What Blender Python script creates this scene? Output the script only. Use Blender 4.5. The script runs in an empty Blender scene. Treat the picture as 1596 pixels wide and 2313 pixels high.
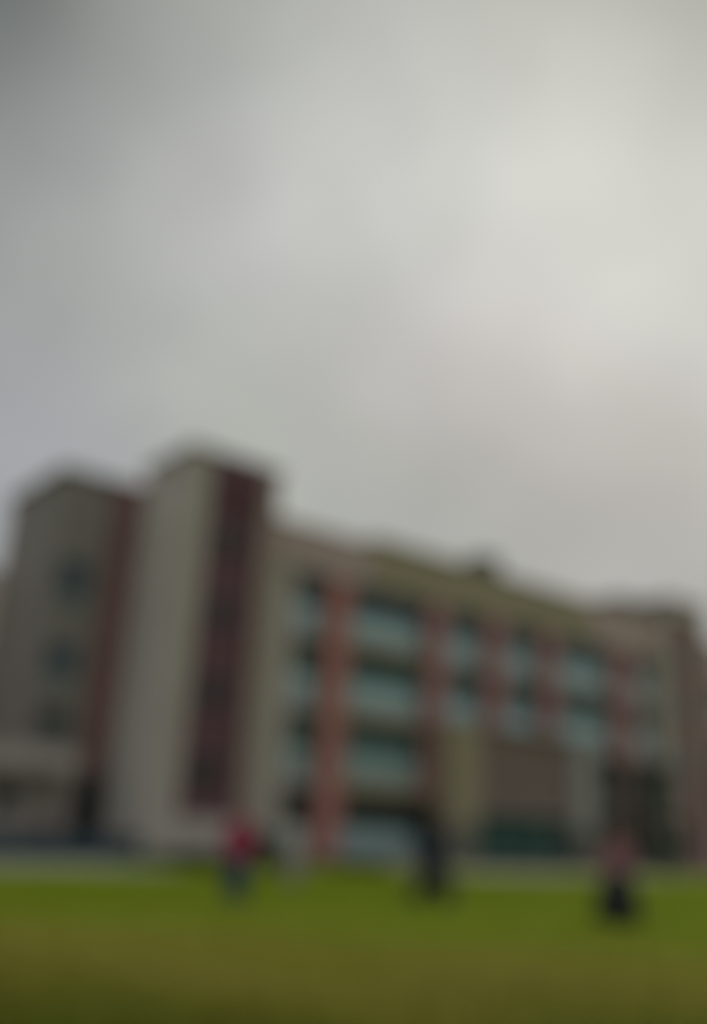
import bpy, bmesh, math, random
import numpy as np
from mathutils import Vector, Matrix

S = bpy.context.scene
COL = S.collection
R = math.radians
random.seed(7)

# ------------------------------------------------------------------ camera
def srgb(r, g, b):
    f = lambda c: (c / 255 / 12.92) if c / 255 <= 0.04045 else ((c / 255 + 0.055) / 1.055) ** 2.4
    return (f(r), f(g), f(b), 1.0)

PITCH, ROLL, CAMH = R(18.6), R(3.2), 1.5
cd = bpy.data.cameras.new('camera')
cam = bpy.data.objects.new('camera', cd)
COL.objects.link(cam)
S.camera = cam
fw = Vector((0, math.cos(PITCH), math.sin(PITCH)))
up = Vector((0, -math.sin(PITCH), math.cos(PITCH)))
rt = Vector((1, 0, 0))
r2 = math.cos(ROLL) * rt + math.sin(ROLL) * up
u2 = -math.sin(ROLL) * rt + math.cos(ROLL) * up
M = Matrix.Identity(4)
for i in range(3):
    M[i][0] = r2[i]; M[i][1] = u2[i]; M[i][2] = -fw[i]
M[2][3] = CAMH
cam.matrix_world = M
cd.sensor_fit = 'HORIZONTAL'
cd.sensor_width = 36.0
cd.lens = 36.0 * 2100 / 1596
cd.clip_start = 0.05
cd.clip_end = 3000
# the photograph is thrown far out of focus: the lens is focused on arm's length
cd.dof.use_dof = True
cd.dof.focus_distance = 0.60
cd.dof.aperture_fstop = 1.80

S.render.engine = 'CYCLES'
S.view_settings.view_transform = 'Standard'
S.view_settings.look = 'None'
S.view_settings.exposure = 0.0
S.view_settings.gamma = 1.0
S.render.resolution_x, S.render.resolution_y = 706, 1024

# ------------------------------------------------------------------ sky: a thick uneven cloud deck
SUN_EL, SUN_AZ = R(48), R(18)       # azimuth clockwise from +Y
W = bpy.data.worlds.new('World'); S.world = W; W.use_nodes = True
nt = W.node_tree; N = nt.nodes; L = nt.links; N.clear()
out = N.new('ShaderNodeOutputWorld'); bg = N.new('ShaderNodeBackground')
L.new(bg.outputs[0], out.inputs[0])
SKY = [  # cloud masses, lens corner darkening painted in at top left: azimuth, elevation, tone
 (-26.1,42.3,(88,92,87)),(-15.6,44.8,(154,157,149)),(-2.1,46.3,(172,173,169)),(11.8,46.3,(178,178,170)),(23.3,44.8,(152,152,141)),
 (-24.7,37.1,(147,150,148)),(-14.5,39.3,(179,179,177)),(-1.5,40.7,(208,209,202)),(11.7,40.7,(208,208,203)),(19.5,39.9,(214,212,203)),(22.9,38.8,(188,190,183)),
 (-23.6,32.6,(152,155,150)),(-15.1,34.4,(184,184,183)),(-4.3,35.8,(199,200,195)),(8.5,36,(203,204,198)),(16.2,36.8,(232,231,220)),
 (-22.5,27.8,(160,160,157)),(-12.9,29.7,(181,182,176)),(-0.8,30.9,(187,186,182)),(10,31,(206,201,197)),(17.5,31.8,(212,212,205)),(22.2,31.2,(215,215,206)),
 (-20.7,22.6,(163,163,167)),(-9.2,24.8,(177,179,170)),(2.6,25.7,(187,184,178)),(13,25.7,(199,191,185)),(21.5,25,(201,197,191)),
 (-20.7,17.8,(169,171,171)),(-2.9,20,(174,175,168)),(8.6,20.4,(169,168,161)),(19.6,20,(183,178,169)),
 (3,16.7,(176,177,170)),(18.1,15.7,(174,173,168)),
]
WIDE = [(0,88,(262,264,262)),(70,45,(236,238,236)),(-80,45,(222,225,226)),(180,50,(246,248,248)),(120,40,(238,240,239)),(-130,40,(236,239,240)),
        (0,4,(176,177,171)),(60,8,(178,178,172)),(-60,8,(168,170,168)),(180,6,(150,152,148)),(120,6,(160,161,156)),(-120,6,(155,157,154))]
tc = N.new('ShaderNodeTexCoord')
noise = N.new('ShaderNodeTexNoise'); noise.inputs['Scale'].default_value = 5.0
noise.inputs['Detail'].default_value = 5; noise.inputs['Roughness'].default_value = 0.55
L.new(tc.outputs['Generated'], noise.inputs['Vector'])
sub = N.new('ShaderNodeVectorMath'); sub.operation = 'SUBTRACT'; sub.inputs[1].default_value = (.5, .5, .5)
L.new(noise.outputs['Color'], sub.inputs[0])
scl = N.new('ShaderNodeVectorMath'); scl.operation = 'SCALE'; scl.inputs['Scale'].default_value = 0.05
L.new(sub.outputs[0], scl.inputs[0])
adv = N.new('ShaderNodeVectorMath'); adv.operation = 'ADD'
L.new(tc.outputs['Generated'], adv.inputs[0]); L.new(scl.outputs[0], adv.inputs[1])
nrm = N.new('ShaderNodeVectorMath'); nrm.operation = 'NORMALIZE'; L.new(adv.outputs[0], nrm.inputs[0])
accV = accW = None
for lst, k, amp in ((SKY, 190.0, 1.0), (WIDE, 7.0, 0.01)):
    for az, el, c in lst:
        az, el = R(az), R(el)
        d = (math.sin(az) * math.cos(el), math.cos(az) * math.cos(el), math.sin(el))
        dt = N.new('ShaderNodeVectorMath'); dt.operation = 'DOT_PRODUCT'; dt.inputs[1].default_value = d
        L.new(nrm.outputs[0], dt.inputs[0])
        m1 = N.new('ShaderNodeMath'); m1.operation = 'MULTIPLY_ADD'; m1.inputs[1].default_value = k; m1.inputs[2].default_value = -k + math.log(amp)
        L.new(dt.outputs['Value'], m1.inputs[0])
        ex = N.new('ShaderNodeMath'); ex.operation = 'EXPONENT'; L.new(m1.outputs[0], ex.inputs[0])
        cv = N.new('ShaderNodeVectorMath'); cv.operation = 'SCALE'; cv.inputs[0].default_value = srgb(*c)[:3]
        L.new(ex.outputs[0], cv.inputs['Scale'])
        if accV is None:
            accV, accW = cv.outputs[0], ex.outputs[0]
        else:
            a = N.new('ShaderNodeVectorMath'); a.operation = 'ADD'; L.new(accV, a.inputs[0]); L.new(cv.outputs[0], a.inputs[1]); accV = a.outputs[0]
            b = N.new('ShaderNodeMath'); b.operation = 'ADD'; L.new(accW, b.inputs[0]); L.new(ex.outputs[0], b.inputs[1]); accW = b.outputs[0]
inv = N.new('ShaderNodeMath'); inv.operation = 'DIVIDE'; inv.inputs[0].default_value = 1.0; L.new(accW, inv.inputs[1])
cl = N.new('ShaderNodeVectorMath'); cl.operation = 'SCALE'; L.new(accV, cl.inputs[0]); L.new(inv.outputs[0], cl.inputs['Scale'])
n2 = N.new('ShaderNodeTexNoise'); n2.inputs['Scale'].default_value = 10; n2.inputs['Detail'].default_value = 6
L.new(nrm.outputs[0], n2.inputs['Vector'])
mr = N.new('ShaderNodeMapRange'); mr.inputs['From Min'].default_value = .3; mr.inputs['From Max'].default_value = .7
mr.inputs['To Min'].default_value = .955; mr.inputs['To Max'].default_value = 1.045; L.new(n2.outputs['Fac'], mr.inputs['Value'])
cl2 = N.new('ShaderNodeVectorMath'); cl2.operation = 'SCALE'; L.new(cl.outputs[0], cl2.inputs[0]); L.new(mr.outputs[0], cl2.inputs['Scale'])
sky = N.new('ShaderNodeTexSky'); sky.sky_type = 'NISHITA'; sky.sun_disc = False
sky.sun_elevation = SUN_EL; sky.sun_rotation = SUN_AZ
sk = N.new('ShaderNodeVectorMath'); sk.operation = 'SCALE'; sk.inputs['Scale'].default_value = 0.10; L.new(sky.outputs[0], sk.inputs[0])
mx = N.new('ShaderNodeMix'); mx.data_type = 'RGBA'; mx.inputs['Factor'].default_value = 0.96
L.new(sk.outputs[0], mx.inputs['A']); L.new(cl2.outputs[0], mx.inputs['B'])
L.new(mx.outputs['Result'], bg.inputs['Color']); bg.inputs['Strength'].default_value = 1.0

sd = bpy.data.lights.new('sun', 'SUN'); sd.energy = 0.5; sd.angle = R(20); sd.color = (1, .97, .92)
sun = bpy.data.objects.new('sun', sd); COL.objects.link(sun)
sdir = Vector((math.sin(SUN_AZ) * math.cos(SUN_EL), math.cos(SUN_AZ) * math.cos(SUN_EL), math.sin(SUN_EL)))
sun.rotation_euler = (-sdir).to_track_quat('-Z', 'Y').to_euler()

# ------------------------------------------------------------------ materials
MATS = {}
def mat(name, c, rough=.85, var=.12, scale=1.5, bump=.15, bscale=25, c2=None, spec=.5, metal=0.0, stain=False):
    m = bpy.data.materials.new(name); m.use_nodes = True; t = m.node_tree; n = t.nodes; l = t.links
    p = n['Principled BSDF']; p.inputs['Roughness'].default_value = rough; p.inputs['Metallic'].default_value = metal
    p.inputs['Specular IOR Level'].default_value = spec
    tcn = n.new('ShaderNodeTexCoord')
    nz = n.new('ShaderNodeTexNoise'); nz.inputs['Scale'].default_value = scale; nz.inputs['Detail'].default_value = 6; nz.inputs['Roughness'].default_value = .6
    mp = n.new('ShaderNodeMapping'); l.new(tcn.outputs['Object'], mp.inputs[0]); l.new(mp.outputs[0], nz.inputs['Vector'])
    if stain: mp.inputs['Scale'].default_value = (1, 1, .18)
    cr = n.new('ShaderNodeValToRGB'); cr.color_ramp.elements[0].position = .32; cr.color_ramp.elements[1].position = .7
    a = tuple(x * (1 - var) for x in c[:3]) + (1,); b = c2 or tuple(min(1, x * (1 + var)) for x in c[:3]) + (1,)
    cr.color_ramp.elements[0].color = a; cr.color_ramp.elements[1].color = tuple(b[:3]) + (1,)
    l.new(nz.outputs['Fac'], cr.inputs[0]); l.new(cr.outputs[0], p.inputs['Base Color'])
    if bump:
        bz = n.new('ShaderNodeTexNoise'); bz.inputs['Scale'].default_value = bscale; bz.inputs['Detail'].default_value = 4
        l.new(tcn.outputs['Object'], bz.inputs['Vector'])
        bn = n.new('ShaderNodeBump'); bn.inputs['Strength'].default_value = bump; bn.inputs['Distance'].default_value = .02
        l.new(bz.outputs['Fac'], bn.inputs['Height']); l.new(bn.outputs[0], p.inputs['Normal'])
    MATS[name] = m
    return m
def brick(name, c1, c2, mortar):
    m = bpy.data.materials.new(name); m.use_nodes = True; t = m.node_tree; n = t.nodes; l = t.links
    p = n['Principled BSDF']; p.inputs['Roughness'].default_value = .9
    tcn = n.new('ShaderNodeTexCoord'); sp = n.new('ShaderNodeSeparateXYZ'); l.new(tcn.outputs['Object'], sp.inputs[0])
    ad = n.new('ShaderNodeMath'); l.new(sp.outputs['X'], ad.inputs[0]); l.new(sp.outputs['Y'], ad.inputs[1])
    cb = n.new('ShaderNodeCombineXYZ'); l.new(ad.outputs[0], cb.inputs['X']); l.new(sp.outputs['Z'], cb.inputs['Y'])
    b = n.new('ShaderNodeTexBrick'); b.inputs['Scale'].default_value = 1.0
    b.inputs['Brick Width'].default_value = .24; b.inputs['Row Height'].default_value = .085; b.inputs['Mortar Size'].default_value = .010
    b.inputs['Color1'].default_value = c1; b.inputs['Color2'].default_value = c2; b.inputs['Mortar'].default_value = mortar
    l.new(cb.outputs[0], b.inputs['Vector'])
    nz = n.new('ShaderNodeTexNoise'); nz.inputs['Scale'].default_value = .8; nz.inputs['Detail'].default_value = 5
    l.new(tcn.outputs['Object'], nz.inputs['Vector'])
    mrr = n.new('ShaderNodeMapRange'); mrr.inputs['To Min'].default_value = .75; mrr.inputs['To Max'].default_value = 1.25; l.new(nz.outputs['Fac'], mrr.inputs['Value'])
    sc = n.new('ShaderNodeVectorMath'); sc.operation = 'SCALE'; l.new(b.outputs['Color'], sc.inputs[0]); l.new(mrr.outputs[0], sc.inputs['Scale'])
    l.new(sc.outputs[0], p.inputs['Base Color'])
    bn = n.new('ShaderNodeBump'); bn.inputs['Strength'].default_value = .4; bn.inputs['Distance'].default_value = .01; bn.invert = True
    l.new(b.outputs['Fac'], bn.inputs['Height']); l.new(bn.outputs[0], p.inputs['Normal'])
    MATS[name] = m; return m

plaster = mat('plaster', (.325, .29, .262), var=.14, stain=True)
plaster_pale = mat('plaster_pale', (.385, .355, .32), var=.12, stain=True)
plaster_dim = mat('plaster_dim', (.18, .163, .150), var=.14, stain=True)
plaster_pink = mat('plaster_pink', (.34, .262, .245), var=.1, stain=True)
plaster_olive = mat('plaster_olive', (.24, .205, .135), var=.14, stain=True)
plaster_grey = mat('plaster_grey', (.245, .235, .23), var=.14, stain=True)
cement = mat('cement', (.31, .29, .26), var=.15)
brick_red = brick('brick_red', (.40, .12, .10, 1), (.30, .095, .085, 1), (.30, .24, .22, 1))
brick_brown = brick('brick_brown', (.125, .046, .064, 1), (.095, .036, .054, 1), (.09, .06, .065, 1))
brick_wine = brick('brick_wine', (.36, .14, .15, 1), (.28, .11, .12, 1), (.28, .22, .21, 1))
brick_link = brick('brick_link', (.23, .092, .094, 1), (.18, .076, .078, 1), (.20, .16, .15, 1))
brick_rust = brick('brick_rust', (.22, .092, .092, 1), (.165, .07, .07, 1), (.15, .12, .11, 1))
brick_dull = brick('brick_dull', (.10, .062, .055, 1), (.08, .05, .045, 1), (.10, .08, .075, 1))
brick_dun = brick('brick_dun', (.155, .105, .092, 1), (.12, .082, .074, 1), (.17, .15, .13, 1))
frame_m = mat('frame_paint', (.10, .11, .11), rough=.5, var=.05, bump=0)
glass_m = mat('window_glass', (.010, .034, .050), rough=.12, var=.2, scale=.6, bump=0, spec=.4)
glass_green = mat('window_glass_green', (.022, .085, .080), rough=.14, var=.2, scale=.6, bump=0, spec=.4)
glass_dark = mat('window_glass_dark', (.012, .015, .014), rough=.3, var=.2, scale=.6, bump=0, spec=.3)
panel_m = mat('pale_panel', (.27, .40, .44), rough=.35, var=.08, bump=.03)
door_green = mat('door_green', (.0005, .048, .040), rough=.65, var=.1, bump=.05)
door_grey = mat('door_grey', (.015, .050, .046), rough=.5, var=.1, bump=.05)
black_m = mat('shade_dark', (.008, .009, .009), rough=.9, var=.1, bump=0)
slate_m = mat('slate', (.020, .040, .055), rough=.8, var=.15)
metal_m = mat('metal', (.18, .18, .18), rough=.4, var=.08, metal=.6)
tank_m = mat('tank_plastic', (.045, .043, .043), rough=.6, var=.08)
paving_m = mat('paving', (.22, .225, .20), var=.2, scale=.8)
apron_m = mat('apron', (.23, .24, .20), var=.2, scale=.5, c2=(.20, .23, .13))
worn_m = mat('worn_ground', (.54, .50, .36), var=.2, scale=.5, c2=(.22, .24, .05))
leaf_m = mat('leaf', (.050, .085, .022), rough=.6, var=.4, scale=3, bump=0)
leaf_dark = mat('leaf_dark', (.070, .090, .070), rough=.6, var=.4, scale=3, bump=0)
leaf_mid = mat('leaf_mid', (.026, .055, .022), rough=.6, var=.4, scale=3, bump=0)
stem_m = mat('stem', (.10, .07, .045))
# grass with broad greener and drier patches
g = bpy.data.materials.new('turf'); g.use_nodes = True; t = g.node_tree; n = t.nodes; l = t.links
p = n['Principled BSDF']; p.inputs['Roughness'].default_value = .9; p.inputs['Specular IOR Level'].default_value = .1
ge = n.new('ShaderNodeNewGeometry')
def ns(sc, det, off=(0, 0, 0), stretch=(1, 1, 1)):
    mp = n.new('ShaderNodeMapping'); mp.inputs['Location'].default_value = off; mp.inputs['Scale'].default_value = stretch
    l.new(ge.outputs['Position'], mp.inputs[0])
    z = n.new('ShaderNodeTexNoise'); z.inputs['Scale'].default_value = sc; z.inputs['Detail'].default_value = det
    l.new(mp.outputs[0], z.inputs['Vector']); return z.outputs['Fac']
def ramp(fac, *st):
    r_ = n.new('ShaderNodeValToRGB'); e = r_.color_ramp.elements
    e[0].position, e[0].color = st[0]; e[1].position, e[1].color = st[-1]
    for s_ in st[1:-1]:
        q = e.new(s_[0]); q.color = s_[1]
    l.new(fac, r_.inputs[0]); return r_.outputs[0]
def mixc(fac, a, b):
    m_ = n.new('ShaderNodeMix'); m_.data_type = 'RGBA'; l.new(fac, m_.inputs['Factor']); l.new(a, m_.inputs['A']); l.new(b, m_.inputs['B']); return m_.outputs['Result']
sep = n.new('ShaderNodeSeparateXYZ'); l.new(ge.outputs['Position'], sep.inputs[0])
# darker turf nearest the camera, drier beyond it, lusher towards the building
GREEN = (.150, .212, .012, 1); DRY = (.178, .168, .024, 1); DEEP = (.085, .120, .008, 1)
wob = n.new('ShaderNodeMath'); wob.operation = 'MULTIPLY_ADD'; l.new(ns(.18, 3), wob.inputs[0]); wob.inputs[1].default_value = 8.0; l.new(sep.outputs['Y'], wob.inputs[2])
band = n.new('ShaderNodeMapRange'); band.interpolation_type = 'SMOOTHSTEP'
band.inputs['From Min'].default_value = 14.5; band.inputs['From Max'].default_value = 22.0; l.new(wob.outputs[0], band.inputs['Value'])
near = n.new('ShaderNodeMapRange'); near.interpolation_type = 'SMOOTHSTEP'
near.inputs['From Min'].default_value = 10.6; near.inputs['From Max'].default_value = 15.2; l.new(wob.outputs[0], near.inputs['Value'])
dry = ramp(ns(.5, 4, (3, 1, 0)), (.3, (.200, .195, .022, 1)), (.7, (.225, .200, .034, 1)))
grn = ramp(ns(.45, 4, (9, 4, 0)), (.3, (.155, .225, .008, 1)), (.7, (.195, .235, .012, 1)))
dp = ramp(ns(.6, 4, (2, 8, 0)), (.35, (.115, .110, .009, 1)), (.62, (.092, .120, .009, 1)))
base = mixc(band.outputs[0], mixc(near.outputs[0], dp, dry), grn)
fine = n.new('ShaderNodeMapRange'); fine.inputs['To Min'].default_value = .75; fine.inputs['To Max'].default_value = 1.25; l.new(ns(14, 5), fine.inputs['Value'])
fs = n.new('ShaderNodeVectorMath'); fs.operation = 'SCALE'; l.new(base, fs.inputs[0]); l.new(fine.outputs[0], fs.inputs['Scale'])
l.new(fs.outputs[0], p.inputs['Base Color'])
bz = n.new('ShaderNodeBump'); bz.inputs['Strength'].default_value = .5; bz.inputs['Distance'].default_value = .03; l.new(ns(30, 4), bz.inputs['Height']); l.new(bz.outputs[0], p.inputs['Normal'])
turf_m = g

# ------------------------------------------------------------------ mesh helpers
def tag(o, label=None, cat=None, group=None, kind=None):
    for k, v_ in (('label', label), ('category', cat), ('group', group), ('kind', kind)):
        if v_: o[k] = v_
    return o
class MB:
    def __init__(s): s.bm = bmesh.new()
    def box(s, x0, x1, y0, y1, z0, z1):
        vs = [s.bm.verts.new(c) for c in ((x0,y0,z0),(x1,y0,z0),(x1,y1,z0),(x0,y1,z0),(x0,y0,z1),(x1,y0,z1),(x1,y1,z1),(x0,y1,z1))]
        for f in ((3,2,1,0),(4,5,6,7),(0,1,5,4),(1,2,6,5),(2,3,7,6),(3,0,4,7)): s.bm.faces.new([vs[i] for i in f])
        return s
    def cyl(s, c, r, h, seg=20, r_top=None):
        ret = bmesh.ops.create_cone(s.bm, cap_ends=True, segments=seg, radius1=r, radius2=r if r_top is None else r_top, depth=h)
        bmesh.ops.translate(s.bm, verts=ret['verts'], vec=(c[0], c[1], c[2] + h / 2)); return s
    def sph(s, c, sc, sub=2):
        ret = bmesh.ops.create_icosphere(s.bm, subdivisions=sub, radius=1)
        for v_ in ret['verts']: v_.co = Vector((v_.co[i] * sc[i] + c[i] for i in range(3)))
        return s
    def build(s, name, m, parent=None, bevel=0, smooth=False):
        if bevel: bmesh.ops.bevel(s.bm, geom=list(s.bm.edges), offset=bevel, segments=2, affect='EDGES', clamp_overlap=True)
        me = bpy.data.meshes.new(name); s.bm.to_mesh(me); s.bm.free(); me.materials.append(m)
        if smooth:
            for f in me.polygons: f.use_smooth = True
        o = bpy.data.objects.new(name, me); COL.objects.link(o)
        if parent is not None: o.parent = parent
        return o
def empty(name, loc=(0,0,0), rz=0, **k):
    o = bpy.data.objects.new(name, None); COL.objects.link(o); o.location = loc; o.rotation_euler = (0, 0, rz)
    o.empty_display_size = .3
    return tag(o, **k)

# ------------------------------------------------------------------ ground
OX, OY, AZ = -3.5532, 49.4177, R(51.6)      # facade origin and direction
RZ = math.pi / 2 - AZ
def terrain(vv):                             # the lawn dips half a metre towards the building
    q = min(1, max(0, (vv + 27) / 18)); return -.5 * q * q * (3 - 2 * q)
def field(uu, vv, z=-.5):
    return (OX + uu * math.sin(AZ) - vv * math.cos(AZ), OY + uu * math.cos(AZ) + vv * math.sin(AZ), z)
bm = bmesh.new()
gx = [-900, -300, -120] + list(range(-60, 61, 4)) + [120, 300, 900]; gy = [-900, -300, -100, -40] + [x * 1.5 for x in range(-20, 3)] + [30, 100, 300, 900]
gv = [[bm.verts.new(field(a_, b_, terrain(b_))) for a_ in gx] for b_ in gy]
for j in range(len(gy) - 1):
    for i in range(len(gx) - 1): bm.faces.new((gv[j][i], gv[j][i + 1], gv[j + 1][i + 1], gv[j + 1][i]))
me = bpy.data.meshes.new('ground'); bm.to_mesh(me); bm.free(); me.materials.append(turf_m)
go = bpy.data.objects.new('ground', me); COL.objects.link(go); tag(go, kind='structure')
def sheet(name, pts, z, m):
    b = bmesh.new(); top = [b.verts.new((p_[0], p_[1], z)) for p_ in pts]; f = b.faces.new(top)
    if f.normal.z < 0: bmesh.ops.reverse_faces(b, faces=[f])
    me = bpy.data.meshes.new(name); b.to_mesh(me); b.free(); me.materials.append(m)
    o = bpy.data.objects.new(name, me); COL.objects.link(o); tag(o, kind='structure'); return o
def ragged(u0, u1, v0, v1, amp=.35, nn=24):
    pts = []
    for i in range(nn + 1): pts.append(field(u0 + (u1 - u0) * i / nn, v0 + random.uniform(-amp, amp)))
    for i in range(nn + 1): pts.append(field(u1 - (u1 - u0) * i / nn, v1 + random.uniform(-amp, amp)))
    return pts
sheet('pavement', [field(-40, -2.9), field(56, -2.9), field(56, 16), field(-40, 16)], -.496, paving_m)
sheet('driveway', ragged(-26, -8.4, -8.2, -3.3, .25), -.496, apron_m)
sheet('path', ragged(6.5, 26, -8.2, -3.3, .5), -.496, worn_m)
# kerb along the lawn edge
kb = MB(); kb.box(-40, 52, -3.08, -2.92, 0, .10)
k = kb.build('kerb', cement); k.location = (OX, OY, -.5); k.rotation_euler = (0, 0, RZ); tag(k, kind='structure')

# grass blades
rng = np.random.default_rng(3)
n_ = 260000
dist = 4.5 + (rng.random(n_) ** 1.9) * 48
ang = rng.uniform(-R(34), R(34), n_)
X = np.sin(ang) * dist; Y = np.cos(ang) * dist
uu = (X - OX) * math.sin(AZ) + (Y - OY) * math.cos(AZ); vv = -(X - OX) * math.cos(AZ) + (Y - OY) * math.sin(AZ)
keep = (vv < -3.4) & ~((uu < -8.0) & (vv > -8.6)) & ~((uu > 6) & (uu < 26.5) & (vv > -8.6))
X, Y = X[keep], Y[keep]; n_ = len(X); q_ = np.clip((vv[keep] + 27) / 18, 0, 1); Z0 = -.5 * q_ * q_ * (3 - 2 * q_)
hgt = rng.uniform(.02, .055, n_); w_ = rng.uniform(.004, .009, n_) * (1 + dist[keep] / 13); th = rng.uniform(0, 2 * math.pi, n_)
dx, dy = np.cos(th) * w_, np.sin(th) * w_
lx, ly = rng.normal(0, .02, n_), rng.normal(0, .02, n_)
co = np.zeros((n_, 3, 3), np.float32)
co[:, 0] = np.stack([X - dx, Y - dy, Z0], 1); co[:, 1] = np.stack([X + dx, Y + dy, Z0], 1)
co[:, 2] = np.stack([X + lx, Y + ly, Z0 + hgt], 1)
me = bpy.data.meshes.new('grass'); me.vertices.add(n_ * 3); me.vertices.foreach_set('co', co.ravel())
me.loops.add(n_ * 3); me.loops.foreach_set('vertex_index', np.arange(n_ * 3, dtype=np.int32))
me.polygons.add(n_); me.polygons.foreach_set('loop_start', np.arange(0, n_ * 3, 3, dtype=np.int32)); me.polygons.foreach_set('loop_total', np.full(n_, 3, np.int32))
me.update(); me.validate(); me.materials.append(turf_m)
gr = bpy.data.objects.new('grass', me); COL.objects.link(gr); tag(gr, 'short yellow green grass blades of the lawn', 'grass', kind='stuff')

# ------------------------------------------------------------------ the building (local x along the facade, y into the building)
pilaster_foot_m = mat('pilaster_foot_tone', (.105, .105, .085), var=.15)  # darker tone for the lower length of both entrance pilasters
plaster_warm = mat('plaster_warm', (.24, .195, .165), var=.12, stain=True)
plaster_rose = mat('plaster_rose', (.66, .54, .50), var=.1, stain=True)
B = empty('apartment_building', (OX, OY, -.5), RZ, label='long four storey building with red brick pillars and pale stair towers behind the lawn', cat='building')
FL = 3.9
# wing body, set behind the pillars
MB().box(-1.3, 36.1, .5, 14, 0, 15.5).build('wall', plaster_grey, B)
# fascia and parapet
f1 = MB().box(-1.3, 6.0, -.12, 14, 15.5, 17.8).build('parapet', plaster_pink, B); f1['label'] = 'pinkish plaster parapet end next to the tall tower'
f2 = MB().box(6.0, 27.0, -.10, 14, 15.5, 18.3).build('parapet', plaster_olive, B); f2['label'] = 'olive stained plaster parapet in the middle'
f3 = MB().box(27.0, 36.1, -.12, 14, 15.5, 18.4).build('parapet', plaster_pink, B); f3['label'] = 'pinkish plaster parapet near the far tower'
MB().box(-1.3, 36.05, -.25, .2, 15.30, 15.46).build('ledge', cement, B)
for a0, a1, zt, m in ((-1.25, 5.95, 17.8, plaster_pink), (6.05, 26.95, 18.3, plaster_olive), (27.05, 36.05, 18.4, plaster_pink)):
    MB().box(a0, a1, -.2, .12, zt + .003, zt + .10).build('coping', m, B)
# end walls
MB().box(-1.29, .85, -.05, .497, 0, 15.29).build('end_wall', plaster, B)
MB().box(34.5, 36.05, -.05, .497, 0, 15.29).build('end_wall', plaster, B)
# pillars
PILL = [(3.1, 4.6, brick_red), (10.8, 12.25, brick_wine), (16.05, 17.5, brick_wine), (21.5, 22.9, brick_wine), (29.6, 31.4, brick_wine)]
for i_, (a0, a1, m) in enumerate(PILL):
    pz = (0, 3.7, 8.28, 8.28, 7.3)[i_]
    MB().box(a0, a1, -.25, .497, pz, 15.29).build('pillar', m, B)
lp = MB().box(29.6, 31.4, -.25, .497, 0, 7.297).build('pillar', brick_dull, B); lp['label'] = 'dull brown lower length of the far pillar'
BAYS = [(.85, 3.1), (4.6, 10.8), (12.25, 16.05), (17.5, 21.5), (22.9, 29.6), (31.4, 34.5)]
def window(a0, a1, z0, zp, z1, gm, y=.5, pm=panel_m, parent=B):
    f = MB(); t_ = .07
    f.box(a0, a0 + t_, y - .10, y - .003, z0, z1); f.box(a1 - t_, a1, y - .10, y - .003, z0, z1)
    f.box(a0 + t_, a1 - t_, y - .10, y - .003, z0, z0 + t_); f.box(a0 + t_, a1 - t_, y - .10, y - .003, z1 - t_, z1)
    if zp > z0: f.box(a0 + t_, a1 - t_, y - .10, y - .003, zp - t_ / 2, zp + t_ / 2)
    k_ = max(1, round((a1 - a0) / 1.1))
    for i in range(1, k_):
        xm = a0 + (a1 - a0) * i / k_; f.box(xm - .025, xm + .025, y - .095, y - .003, max(zp + t_ / 2, z0 + t_), z1 - t_)
    w = f.build('window', frame_m, parent)
    MB().box(a0 + t_ + .002, a1 - t_ - .002, y - .055, y - .035, max(zp + t_ / 2, z0 + t_) + .002, z1 - t_ - .002).build('pane', gm, w)
    if zp > z0: MB().box(a0 + t_ + .002, a1 - t_ - .002, y - .06, y - .03, z0 + t_ + .002, zp - t_ / 2 - .002).build('lower_panel', pm, w)
    return w
panel_dull = mat('pale_panel_dull', (.13, .165, .16), rough=.45, var=.08, bump=.03)
panel_low = mat('pale_panel_low', (.21, .31, .32), rough=.45, var=.08, bump=.03)  # dimmer copy for the lower floors, weaker sky reflection painted into the colour
for bi, (a0, a1) in enumerate(BAYS):
    for fl in range(4):
        if fl < 2 and bi in (2, 3): continue
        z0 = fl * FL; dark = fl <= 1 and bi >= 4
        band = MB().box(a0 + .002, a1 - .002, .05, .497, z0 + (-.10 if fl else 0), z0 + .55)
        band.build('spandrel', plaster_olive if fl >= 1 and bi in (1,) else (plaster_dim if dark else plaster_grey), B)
        if fl < 3: MB().box(a0 + .002, a1 - .002, -.45, .497, z0 + 3.62, z0 + 3.72).build('sunshade', plaster_dim, B)
        if bi in (2, 3):    w_ = (a0 + .35, a1 - .35)
        elif bi == 4:       w_ = (a0 + .3, a1 - .6)
        else:               w_ = (a0 + .15, a1 - .15)
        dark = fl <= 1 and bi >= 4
        gm = glass_dark if dark else (glass_green if fl in (2, 1) else (glass_m if fl == 3 else glass_dark))  # ground floor panes darker, less reflected sky put into their colour
        window(w_[0], w_[1], z0 + .57, z0 + 1.95, z0 + 3.5, gm, pm=(glass_dark if dark else (panel_m if fl >= 2 else panel_low)))
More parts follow.
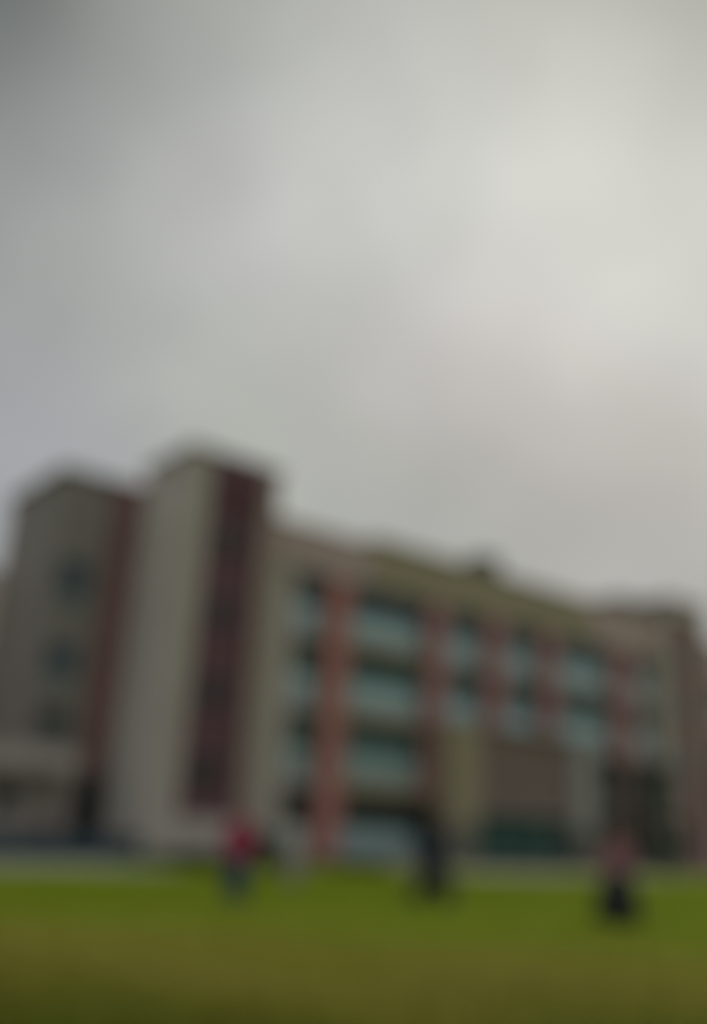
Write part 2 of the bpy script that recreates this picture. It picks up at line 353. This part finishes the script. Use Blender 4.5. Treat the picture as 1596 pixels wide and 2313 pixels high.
# entrance block
MB().box(10.72, 11.49, .0, .497, 0, 3.68).build('side_dark_box', black_m, B)  # black box added for darkness beside the entrance, no opening behind it
MB().box(11.5, 14.0, -1.5, .04, 2.4, 8.1).build('pilaster', plaster_olive, B)
MB().box(11.48, 14.0, -1.53, .04, 0, 2.397).build('pilaster_foot', pilaster_foot_m, B)
MB().box(22.8, 25.0, -1.5, .04, 2.4, 8.1).build('pilaster', plaster_grey, B)
MB().box(22.8, 25.02, -1.53, .04, 0, 2.397).build('pilaster_foot', pilaster_foot_m, B)
MB().box(14.002, 22.798, -1.2, .04, 3.4, 7.95).build('brick_panel', brick_dun, B)
MB().box(14.002, 22.798, -1.6, .04, 3.1, 3.397).build('lintel', plaster_dim, B)
MB().box(11.45, 25.05, -1.55, .04, 8.103, 8.28).build('block_roof', cement, B)
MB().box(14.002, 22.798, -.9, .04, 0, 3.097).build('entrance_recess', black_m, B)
def door(a0, a1, m, y=-.5, z1=2.9, leaves=2, z0=.12):
    f = MB(); f.box(a0, a0 + .08, y - .12, y - .003, z0, z1); f.box(a1 - .08, a1, y - .12, y - .003, z0, z1); f.box(a0 + .08, a1 - .08, y - .12, y - .003, z1 - .08, z1)
    d = f.build('door', frame_m, B)
    for i in range(leaves):
        x0 = a0 + .085 + (a1 - a0 - .17) * i / leaves; x1 = a0 + .075 + (a1 - a0 - .17) * (i + 1) / leaves
        q = MB().box(x0, x1, y - .08, y - .02, z0 + .01, z1 - .083)
        for zz in np.arange(z0 + .25, z1 - .3, .3): q.box(x0 + .06, x1 - .06, y - .10, y - .081, zz, zz + .22)
        q.build('door_leaf', m, d)
        MB().box(x1 - .14, x1 - .10, y - .16, y - .101, 1.0, 1.25).build('handle', metal_m, d)
    return d
for a in (14.05, 16.18, 18.31): door(a, a + 2.1, door_green, y=-.9, z1=3.05, z0=.13)
door(20.44, 22.75, door_grey, y=-.9, z1=3.05, z0=.13)
MB().box(13.7, 23.1, -2.2, -1.603, .005, .12).build('step', cement, B)

# tower beside the wing (tall stair tower)
MB().box(-6.82, -1.3, -.3, 4.3, 0, 20.05).build('tower_wall', plaster, B)
MB().box(-6.825, -5.55, -.8, -.303, 0, 20.05).build('tower_pier', plaster, B)
MB().box(-2.25, -1.3, -.8, -.303, 0, 20.05).build('tower_pier', plaster_warm, B)
MB().box(-5.547, -2.253, -.8, -.303, 0, 2.0).build('tower_base', plaster, B)
MB().box(-5.547, -2.253, -.78, -.303, 18.3, 20.05).build('tower_head', brick_brown, B)
MB().box(-5.547, -2.253, -.42, -.303, 2.003, 18.297).build('stair_strip', brick_brown, B)
for fl in range(4):
    window(-4.7, -3.4, 3.2 + fl * FL, 3.2 + fl * FL, 4.9 + fl * FL, glass_dark, y=-.42)
MB().box(-6.93, -6.828, -.78, 4.25, 0.02, 18.3).build('side_render', plaster_pale, B)
MB().box(-6.98, -1.15, -.9, 4.5, 20.053, 20.28).build('tower_roof', plaster_dim, B)
# brick link
MB().box(-8.7, -6.83, 4.303, 10.5, 0, 18.95).build('link_wall', brick_link, B)
MB().box(-8.7, -6.83, 4.2, 10.5, 18.953, 19.1).build('link_roof', brick_link, B)
# left tower
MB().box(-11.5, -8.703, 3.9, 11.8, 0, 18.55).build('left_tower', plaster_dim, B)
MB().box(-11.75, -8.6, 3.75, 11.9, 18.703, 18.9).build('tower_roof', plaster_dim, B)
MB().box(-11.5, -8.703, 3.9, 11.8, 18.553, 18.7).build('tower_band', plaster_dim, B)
window(-11.1, -9.4, 11.7, 12.3, 14.1, glass_m, y=3.9, pm=panel_dull)
window(-11.1, -9.4, 7.8, 8.4, 9.8, glass_m, y=3.9, pm=panel_dull)
window(-11.1, -9.4, 5.2, 5.6, 6.6, glass_dark, y=3.9, pm=panel_dull)
# low front, canopy and black doorway
MB().box(-17.5, -8.75, 3.7, 3.897, 0, 4.7).build('front_wall', plaster, B)
MB().box(-17.5, -9.3, 2.1, 3.697, 3.65, 4.55).build('canopy', plaster, B)
for x in (-15.4, -10.6):
    MB().box(x, x + .35, 2.2, 2.55, 0, 3.647).build('canopy_post', brick_dun, B)
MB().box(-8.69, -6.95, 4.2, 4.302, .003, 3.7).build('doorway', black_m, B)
door(-8.5, -7.1, glass_dark, y=4.2, z1=3.5, leaves=2)
window(-12.6, -11.5, 1.7, 1.7, 2.9, glass_dark, y=3.7)
window(-15.8, -14.2, 1.5, 1.5, 3.1, glass_dark, y=3.7)
# rear block further left
MB().box(-26, -9.3, 12.0, 20, 0, 14.4).build('rear_wall', plaster_rose, B)
MB().box(-26.1, -9.3, 11.95, 20.1, 14.403, 14.65).build('rear_roof', plaster_pink, B)
MB().box(-26, -11.51, 3.95, 11.997, 0, 4.6).build('side_block', plaster_dim, B)

# far tower
MB().box(36.1, 41.0, -.3, 6, 0, 20.2).build('tower_wall', plaster, B)
MB().box(36.1, 36.75, -.8, -.303, 0, 20.2).build('tower_pier', plaster, B)
MB().box(40.35, 41.0, -.8, -.303, 0, 20.2).build('tower_pier', plaster, B)
MB().box(36.753, 40.347, -.78, -.303, 0, 1.6).build('tower_base', brick_rust, B)
MB().box(36.753, 40.347, -.42, -.303, 1.603, 19.0).build('stair_strip', brick_rust, B)
MB().box(36.753, 40.347, -.8, -.303, 19.003, 20.2).build('tower_head', plaster, B)
for fl in range(1, 4): window(37.6, 39.0, 3.2 + fl * FL, 3.2 + fl * FL, 4.9 + fl * FL, glass_m, y=-.42)
MB().box(35.9, 41.2, -.95, 6.2, 20.203, 20.45).build('tower_roof', plaster_dim, B)
MB().box(41.003, 56, .1, 14, 8.5, 18.0).build('far_wing', plaster_pink, B)
MB().box(41.003, 56, .1, 14, 0, 8.497).build('far_wing_base', brick_rust, B)
for fl in range(4): window(43.2, 46.2, .9 + fl * FL, .9 + fl * FL, 3.0 + fl * FL, glass_dark, y=.1)
# roof room
MB().box(31.5, 36.08, .6, 5, 18.403, 19.65).build('roof_room', plaster_dim, B)
MB().box(31.3, 36.08, .4, 5.2, 19.653, 19.8).build('roof_room_slab', plaster_dim, B)

# water tank on the roof
def bl(uu_, vv_, z=-.5): return field(uu_, vv_, z)
tk = empty('water_tank', bl(17.0, 1.3, 17.803), RZ, label='dark squat water tank standing on the middle of the long roof', cat='water tank')
MB().cyl((0, 0, .15), 1.25, 1.15, 28).cyl((0, 0, 1.3), 1.2, .25, 28, r_top=.4).build('tank_body', tank_m, tk, smooth=False)
MB().cyl((0, 0, 1.552), .33, .10, 20).build('lid', tank_m, tk)
MB().box(-.95, .95, -.75, -.55, 0, .15).box(-.95, .95, .55, .75, 0, .15).build('stand', cement, tk)

# low wall in front of the left entrance
lw = empty('low_wall', bl(-13, -1.2), RZ, label='low dark slate blue wall in front of the left entrance', cat='wall')
MB().box(-6, 5.6, -.12, .12, 0, .95).build('wall_body', slate_m, lw)
MB().box(-6.03, 5.63, -.16, .16, .952, 1.03).build('coping', slate_m, lw)

# ------------------------------------------------------------------ shrubs
def shrub(loc, sx, sy, sz, nleaf, m, label, seed, cat='shrub'):
    rd = random.Random(seed)
    root = empty('shrub', loc, 0, label=label, cat=cat)
    b = bmesh.new()
    clumps = [(Vector((rd.uniform(-.75, .75) * sx, rd.uniform(-.75, .75) * sy, rd.uniform(.12, .82) * sz)), rd.uniform(.28, .5)) for _ in range(18)]
    for _ in range(nleaf):
        c, r_ = rd.choice(clumps)
        d = Vector((rd.gauss(0, 1), rd.gauss(0, 1), rd.gauss(0, 1))).normalized() * rd.uniform(.4, 1.0) * r_
        p_ = c + Vector((d.x * sx, d.y * sy, d.z * sz * .6))
        if p_.z < .03: p_.z = rd.uniform(.03, .1)
        s_ = rd.uniform(.03, .06)
        a = Vector((rd.gauss(0, 1), rd.gauss(0, 1), rd.gauss(0, .6))).normalized() * s_
        c2_ = a.cross(Vector((rd.gauss(0, 1), rd.gauss(0, 1), rd.gauss(0, 1)))).normalized() * s_ * .55
        b.faces.new([b.verts.new(p_ - a), b.verts.new(p_ + c2_), b.verts.new(p_ + a), b.verts.new(p_ - c2_)])
    me = bpy.data.meshes.new('foliage'); b.to_mesh(me); b.free(); me.materials.append(m)
    o = bpy.data.objects.new('foliage', me); COL.objects.link(o); o.parent = root
    q = MB()
    for _ in range(6):
        x, y = rd.uniform(-.03, .03), rd.uniform(-.03, .03)
        q.cyl((x, y, 0), .025, sz * .7, 7, r_top=.01)
    q.build('stem', stem_m, root)
    return root
shrub(bl(-3.2, -5.8), 1.2, 1.0, 1.6, 12000, leaf_mid, 'round dark green shrub beside the person in the crimson top', 1)
shrub(bl(-8.4, -6.0), 2.2, .6, .75, 6500, leaf_m, 'low wide green shrub at the foot of the pale stair tower', 2)
shrub(bl(2.2, -4.4), 2.0, .55, .5, 5200, leaf_m, 'low olive shrub at the foot of the first red pillar', 3)
# dark tree by the far windows
rd = random.Random(11)
tr = empty('tree', bl(29.9, -3.2), 0, label='dark narrow leafy tree in front of the lower windows beside the far tower', cat='tree')
q = MB(); q.cyl((0, 0, 0), .16, 3.2, 12, r_top=.10)
q.cyl((0, 0, 3.2), .10, 3.0, 10, r_top=.03)
bmq = q.bm
for i in range(16):
    z0 = rd.uniform(1.0, 5.6); a_ = rd.uniform(0, 6.28); L_ = rd.uniform(.7, 1.3) * (1 - z0 / 9)
    ret = bmesh.ops.create_cone(bmq, cap_ends=True, segments=7, radius1=.045, radius2=.012, depth=L_)
    rot = Vector((math.cos(a_), math.sin(a_), .8)).normalized()
    bmesh.ops.transform(bmq, verts=ret['verts'], matrix=Matrix.Translation(Vector((0, 0, z0)) + rot * L_ / 2) @ rot.to_track_quat('Z', 'Y').to_matrix().to_4x4())
q.build('trunk', stem_m, tr)
b = bmesh.new(); cl_ = []
for i in range(64):
    z = rd.uniform(.5, 7.0); rr = 1.5 * (1 - (z / 8.2) ** 2) * rd.random() ** .5; a_ = rd.uniform(0, 6.28)
    cl_.append((Vector((rr * math.cos(a_) * 1.15, rr * math.sin(a_), z)), rd.uniform(.35, .62)))
for i in range(17000):
    c, r_ = rd.choice(cl_); d = Vector((rd.gauss(0, 1), rd.gauss(0, 1), rd.gauss(0, 1))).normalized() * rd.uniform(.3, 1) * r_
    p_ = c + d; s_ = rd.uniform(.05, .09)
    a = Vector((rd.gauss(0, 1), rd.gauss(0, 1), rd.gauss(0, .6))).normalized() * s_
    c2_ = a.cross(Vector((rd.gauss(0, 1), rd.gauss(0, 1), rd.gauss(0, 1)))).normalized() * s_ * .5
    if p_.z < .1: continue
    b.faces.new([b.verts.new(p_ - a), b.verts.new(p_ + c2_), b.verts.new(p_ + a), b.verts.new(p_ - c2_)])
me = bpy.data.meshes.new('crown'); b.to_mesh(me); b.free(); me.materials.append(leaf_dark)
o = bpy.data.objects.new('crown', me); COL.objects.link(o); o.parent = tr

# ------------------------------------------------------------------ people
skin_m = mat('skin', (.24, .13, .09), rough=.55, var=.06, bump=0)
hair_m = mat('hair', (.010, .008, .007), rough=.8, var=.3, scale=40, bump=.5, bscale=120, spec=.15)
eye_m = mat('eye', (.05, .04, .035), rough=.2, var=.02, bump=0)
lip_m = mat('lips', (.22, .08, .07), rough=.5, var=.03, bump=0)
def cloth(name, c): return mat(name, c, rough=.9, var=.15, scale=6, bump=.25, bscale=60)
def skinned(name, verts, edges, radii, m, parent, sub=2):
    me = bpy.data.meshes.new(name); me.from_pydata([tuple(v_) for v_ in verts], edges, []); me.update()
    o = bpy.data.objects.new(name, me); COL.objects.link(o)
    sm = o.modifiers.new('Skin', 'SKIN'); sm.use_smooth_shade = True
    if sub:
        ss = o.modifiers.new('Sub', 'SUBSURF'); ss.levels = sub; ss.render_levels = sub
    for i, r_ in enumerate(radii):
        sv = me.skin_vertices[0].data[i]; sv.radius = r_ if isinstance(r_, tuple) else (r_, r_); sv.use_root = (i == 0)
    dg = bpy.context.evaluated_depsgraph_get(); dg.update()
    m2 = bpy.data.meshes.new_from_object(o.evaluated_get(dg)); m2.materials.clear(); m2.materials.append(m)
    for f in m2.polygons: f.use_smooth = True
    o.modifiers.clear(); o.data = m2; o.parent = parent
    return o
def person(loc, rz, height, pose, top, bottom, label, extra=None, shoe=None, hair='short'):
    """figure looks along -Y; x = its left/right; pose gives hips, knees, ankles, elbows, wrists, lean."""
    root = empty('person', loc, rz, label=label, cat='person')
    k_ = height / 1.72
    root.scale = (k_,) * 3
    lx_, ly_ = pose.get('lean', (0, 0))
    V = {}
    def P(nm, x, y, z):
        f = max(0, (z - .95)) / .6
        V[nm] = Vector((x + lx_ * f, y + ly_ * f, z)); return V[nm]
    P('pelvis', 0, 0, .96); P('waist', 0, 0, 1.08); P('chest', 0, 0, 1.27); P('upchest', 0, .01, 1.39)
    P('neck', 0, .01, 1.475); P('jaw', 0, -.015, 1.545); P('face', 0, -.012, 1.60); P('brow', 0, 0, 1.65); P('crown', 0, .012, 1.695)
    for s_, q in ((1, 'l'), (-1, 'r')):
        P('sh' + q, .165 * s_, .01, 1.395)
        e = pose[q + 'elbow']; w = pose[q + 'wrist']; P('el' + q, *e); P('wr' + q, *w)
        V['hip' + q] = Vector((.095 * s_, 0, .90)); V['kn' + q] = Vector(pose[q + 'knee']); V['an' + q] = Vector(pose[q + 'ankle'])
    names = []; verts = []; rad = []; ed = []
    def add(nm, r_, par=None, pos=None):
        verts.append(V[nm] if pos is None else pos); rad.append(r_); names.append(nm)
        if par is not None: ed.append((names.index(par), len(verts) - 1))
    add('pelvis', (.15, .105)); add('waist', (.125, .09), 'pelvis'); add('chest', (.145, .10), 'waist'); add('upchest', (.12, .085), 'chest')
    add('neck', .060, 'upchest'); add('jaw', (.070, .080), 'neck'); add('face', (.066, .080), 'jaw'); add('brow', (.066, .080), 'face'); add('crown', (.04, .05), 'brow')
    for s_, q in ((1, 'l'), (-1, 'r')):
        add('sh' + q, .055, 'upchest'); add('el' + q, .040, 'sh' + q); add('wr' + q, .026, 'el' + q)
        d = (V['wr' + q] - V['el' + q]).normalized()
        side = Vector((s_, 0, 0)); fwd = d.cross(side).normalized() * s_
        fwd = Vector((0, -1, 0)) if fwd.length < .5 else (fwd if fwd.y < 0 else -fwd)
        palm = V['wr' + q] + d * .055; add('palm' + q, (.034, .020), 'wr' + q, palm)
        for fi, (off, ln) in enumerate(((-.030, .062), (-.010, .074), (.010, .070), (.029, .054))):
            k1 = palm + d * .038 - fwd * off; k2 = k1 + d * ln * .55 - side * .006; k3 = k2 + d * ln * .40 - side * .018
            add('k%s%d' % (q, fi), .011, 'palm' + q, k1); add('m%s%d' % (q, fi), .009, 'k%s%d' % (q, fi), k2); add('t%s%d' % (q, fi), .007, 'm%s%d' % (q, fi), k3)
        t1 = V['wr' + q] + d * .03 + fwd * .035; t2 = t1 + d * .035 + fwd * .016
        add('th' + q, .012, 'palm' + q, t1); add('tt' + q, .009, 'th' + q, t2)
        add('hip' + q, .088, 'pelvis'); add('kn' + q, .056, 'hip' + q); add('an' + q, .038, 'kn' + q)
        toe = V['an' + q] + Vector((.01 * s_, -.15, -.045)); add('toe' + q, .030, 'an' + q, toe)
    body = skinned('body', verts, ed, rad, skin_m, root, 2)
    hb = bmesh.new(); hb.from_mesh(body.data)
    HC = V['face'] + Vector((0, .004, .014))
    ret = bmesh.ops.create_icosphere(hb, subdivisions=4, radius=1)
    for v_ in ret['verts']:
        x, y, z = v_.co
        w = .076 * (1 - .22 * max(0, -z) ** 1.5); dpt = .098 if y > 0 else .092
        nx, ny, nz = x * w, y * dpt + .008 * z, z * .118
        if y < -.2:
            for ex in (-.03, .03):                                     # eye sockets
                ny += .011 * math.exp(-((nx - ex) ** 2 + (nz - .002) ** 2) / .00022)
            ny -= .005 * math.exp(-((nz - .024) ** 2) / .00012) * math.exp(-nx * nx / .0018)   # brow
            ny -= .012 * math.exp(-((nz + .095) ** 2) / .0003) * math.exp(-nx * nx / .0005)    # chin
            ny -= .006 * math.exp(-((nz + .062) ** 2) / .00006) * math.exp(-nx * nx / .0004)   # lips
            ny -= .022 * math.exp(-((nz + .026) ** 2) / .00022) * math.exp(-nx * nx / .00012)  # nose
        v_.co = HC + Vector((nx, ny, nz))
    for s_ in (1, -1):
        ret = bmesh.ops.create_icosphere(hb, subdivisions=2, radius=1)
        for v_ in ret['verts']: v_.co = HC + Vector((.078 * s_ + v_.co.x * .010, .012 + v_.co.y * .018, -.012 + v_.co.z * .032))
    hb.to_mesh(body.data); hb.free()
    rm = body.modifiers.new('Union', 'REMESH'); rm.mode = 'VOXEL'; rm.voxel_size = .0075; rm.use_smooth_shade = True
    dg = bpy.context.evaluated_depsgraph_get(); dg.update()
    m2 = bpy.data.meshes.new_from_object(body.evaluated_get(dg)); m2.materials.clear(); m2.materials.append(skin_m); body.modifiers.clear(); body.data = m2
    for f in m2.polygons: f.use_smooth = True
    for s_ in (1, -1):
        MB().sph(HC + Vector((.030 * s_, -.076, .002)), (.013, .009, .009)).build('eye', eye_m, root, smooth=True)
    MB().sph(HC + Vector((0, -.088, -.062)), (.021, .008, .007)).build('mouth', lip_m, root, smooth=True)
    # hair
    h = MB(); c = HC + Vector((0, .026, .038)); h.sph(c, (.084, .096, .092), 3)
    if hair == 'long': h.sph(c + Vector((0, .045, -.11)), (.080, .055, .15), 3)
    h.build('hair', hair_m, root, smooth=True)
    # garments: lofted tubes that follow the body
    loose = pose.get('loose', .018); wl = pose.get('wide', .0)
    gb = bmesh.new(); NS = 28
    def loft(b_, rings):                     # rings: centre, rx, ry, axis (None = level)
        prev = None; first = None
        for k2, (c_, rx, ry, ax) in enumerate(rings):
            if ax is not None:
                xa = (Vector((1, 0, 0)) - ax * ax.x).normalized(); ya = ax.cross(xa)
            rg = []
            for j in range(NS):
                t_ = 2 * math.pi * j / NS
                f_ = 1 + .035 * math.sin(3 * t_ + k2 * 1.3) + .025 * math.sin(5 * t_ - k2 * .9)
                o_ = Vector((rx * f_ * math.cos(t_), ry * f_ * math.sin(t_), 0))
                rg.append(b_.verts.new(c_ + (xa * o_.x + ya * o_.y if ax is not None else o_)))
            if prev:
                for j in range(NS): b_.faces.new((prev[j], prev[(j + 1) % NS], rg[(j + 1) % NS], rg[j]))
            else: first = rg
            prev = rg
        b_.faces.new(first[::-1]); b_.faces.new(prev)
    def limb(b_, pts, rads, per=5):
        rings = []; n__ = len(pts)
        for i in range(n__ - 1):
            for k2 in range(per + (1 if i == n__ - 2 else 0)):
                t_ = k2 / per
                p0 = pts[max(0, i - 1)]; p1_ = pts[i]; p2_ = pts[i + 1]; p3_ = pts[min(n__ - 1, i + 2)]
                m1 = (p2_ - p0) * .35; m2_ = (p3_ - p1_) * .35
                h00 = 2*t_**3 - 3*t_**2 + 1; h10 = t_**3 - 2*t_**2 + t_; h01 = -2*t_**3 + 3*t_**2; h11 = t_**3 - t_**2
                c_ = p1_ * h00 + m1 * h10 + p2_ * h01 + m2_ * h11
                ax = ((p2_ - p1_).normalized() * (1 - abs(t_ - .5)) + m1.normalized() * max(0, .5 - t_) + m2_.normalized() * max(0, t_ - .5)).normalized()
                r_ = rads[i] + (rads[i + 1] - rads[i]) * t_
                rings.append((c_, r_, r_, ax))
        loft(b_, rings)
    hem = pose.get('hem', .12)
    top_r = [(V['pelvis'] + Vector((0, 0, -hem)), .175 + loose, .135 + loose, None), (V['pelvis'] + Vector((0, 0, .02)), .165 + loose, .125 + loose, None),
             (V['waist'], .145 + loose, .11 + loose, None), (V['waist'].lerp(V['chest'], .5), .15 + loose * .9, .112 + loose * .9, None), (V['chest'], .165 + loose * .7, .118 + loose * .7, None),
             (V['upchest'] + Vector((0, 0, -.02)), .168 + loose * .4, .105 + loose * .4, None), (V['upchest'] + Vector((0, 0, .03)), .172, .085, None),
             (V['upchest'] + Vector((0, 0, .055)), .130, .078, None), (V['upchest'].lerp(V['neck'], .9), .075, .068, None), (V['neck'], .062, .062, None)]
    loft(gb, top_r)
    for q in 'lr':
        sh_, el_, wr_ = V['sh' + q], V['el' + q], V['el' + q].lerp(V['wr' + q], .92)
        inn = sh_.lerp(V['upchest'], .35) + Vector((0, 0, .005))
        limb(gb, [inn, sh_, el_, wr_], [.045, .056 + loose * .3, .050 + loose * .4, .036 + loose * .15])
    def finish(b_, nm, m_):
        me = bpy.data.meshes.new(nm); b_.to_mesh(me); b_.free(); me.materials.append(m_)
        for f in me.polygons: f.use_smooth = True
        o = bpy.data.objects.new(nm, me); COL.objects.link(o)
        rm = o.modifiers.new('Union', 'REMESH'); rm.mode = 'VOXEL'; rm.voxel_size = .011; rm.use_smooth_shade = True
        dg = bpy.context.evaluated_depsgraph_get(); dg.update()
        m2 = bpy.data.meshes.new_from_object(o.evaluated_get(dg)); m2.materials.clear(); m2.materials.append(m_); o.modifiers.clear(); o.data = m2; o.parent = root
        for f in m2.polygons: f.use_smooth = True
        return o
    finish(gb, 'jacket' if pose.get('jacket') else 'shirt', top)
    if not pose.get('skirt'):
        gb = bmesh.new()
        loft(gb, [(V['pelvis'] + Vector((0, 0, -.13)), .165, .12, None), (V['pelvis'], .165, .125, None), (V['pelvis'] + Vector((0, 0, .08)), .145, .11, None)])
        for q in 'lr':
            limb(gb, [V['hip' + q] + Vector((0, 0, .04)), V['hip' + q] + Vector((0, 0, -.10)), V['kn' + q], V['kn' + q].lerp(V['an' + q], .96)], [.09, .102 + wl * .6, .068 + wl, .056 + wl])
        finish(gb, 'trousers', bottom)
    if pose.get('skirt'):
        b = bmesh.new(); rings = []; ns_ = 40
        for i, (z, rx, ry) in enumerate(((1.0, .19, .15), (.90, .27, .23), (.65, .36, .33), (.40, .41, .39), (.14, .45, .44), (.07, .44, .43))):
            ring = []
            for j in range(ns_):
                t_ = 2 * math.pi * j / ns_; w = 1 + .06 * (1 - z) * math.sin(7 * t_) + .03 * (1 - z) * math.sin(11 * t_ + 1)
                ring.append(b.verts.new((rx * w * math.cos(t_), ry * w * math.sin(t_) - .02 * (1 - z), z)))
            rings.append(ring)
        for r0, r1 in zip(rings, rings[1:]):
            for j in range(ns_): b.faces.new((r0[j], r1[j], r1[(j + 1) % ns_], r0[(j + 1) % ns_]))
        b.faces.new(rings[-1][::-1]); b.faces.new(rings[0])
        me = bpy.data.meshes.new('skirt'); b.to_mesh(me); b.free(); me.materials.append(bottom)
        for f in me.polygons: f.use_smooth = True
        o = bpy.data.objects.new('skirt', me); COL.objects.link(o); o.parent = root
    sh_m = shoe or mats_shoe
    for q in 'lr':
        a = V['an' + q]
        skinned('shoe', [a + Vector((0, .045, -.045)), a + Vector((0, -.06, -.05)), a + Vector((0, -.17, -.055))], [(0, 1), (1, 2)], [(.045, .042), (.046, .038), (.038, .028)], sh_m, root, 2)
    return root, V
mats_shoe = mat('shoe', (.02, .02, .022), rough=.6, var=.1, bump=0)
crimson = cloth('crimson_cloth', (.22, .006, .045)); denim = cloth('denim', (.001, .022, .085)); navy = cloth('navy_cloth', (.006, .012, .026))
charcoal = cloth('charcoal_cloth', (.010, .014, .020)); rose = cloth('rose_cloth', (.20, .085, .10)); black_c = cloth('black_cloth', (.006, .007, .007)); greyc = cloth('grey_cloth', (.34, .33, .33)); taupe = cloth('taupe_cloth', (.27, .24, .23))

stand = dict(lelbow=(.25, .03, 1.13), lwrist=(.24, -.05, .90), relbow=(-.25, .03, 1.13), rwrist=(-.24, -.05, .90),
             lknee=(.11, -.03, .50), lankle=(.12, 0, .09), rknee=(-.11, -.05, .50), rankle=(-.12, -.02, .09))
walk = dict(lelbow=(.24, .14, 1.15), lwrist=(.22, .02, .93), relbow=(-.24, -.10, 1.15), rwrist=(-.20, -.28, 1.0),
            lknee=(.11, -.22, .52), lankle=(.11, -.30, .09), rknee=(-.11, .04, .50), rankle=(-.11, .34, .12))
p1 = dict(stand, loose=.06, wide=.045, hem=.16)
person((-1.8, 18.7, 0), R(15), 1.70, p1, crimson, denim, 'person in a crimson top and blue jeans standing nearest the pale stair tower', hair='long')
p2 = dict(walk, jacket=True, lean=(0, -.28), loose=.14, wide=.11, hem=.30)
r_, V2 = person((2.02, 20.6, 0), R(72), 1.84, p2, navy, charcoal, 'person in a dark navy jacket striding across the middle of the lawn')
p3 = dict(walk, lean=(0, .0), loose=.08, skirt=True, lknee=(.10, -.10, .50), lankle=(.10, -.14, .09), rankle=(-.11, .14, .10))
person((5.38, 18.8, 0), R(-62), 1.72, p3, rose, black_c, 'person in a dusty rose top and long black skirt walking at the right', hair='long')
p4 = dict(stand, loose=.04, wide=.04, hem=.2)
person((-1.05, 25.8, -.1), R(-25), 1.70, p4, greyc, taupe, 'distant person in pale grey standing before the first red pillar')
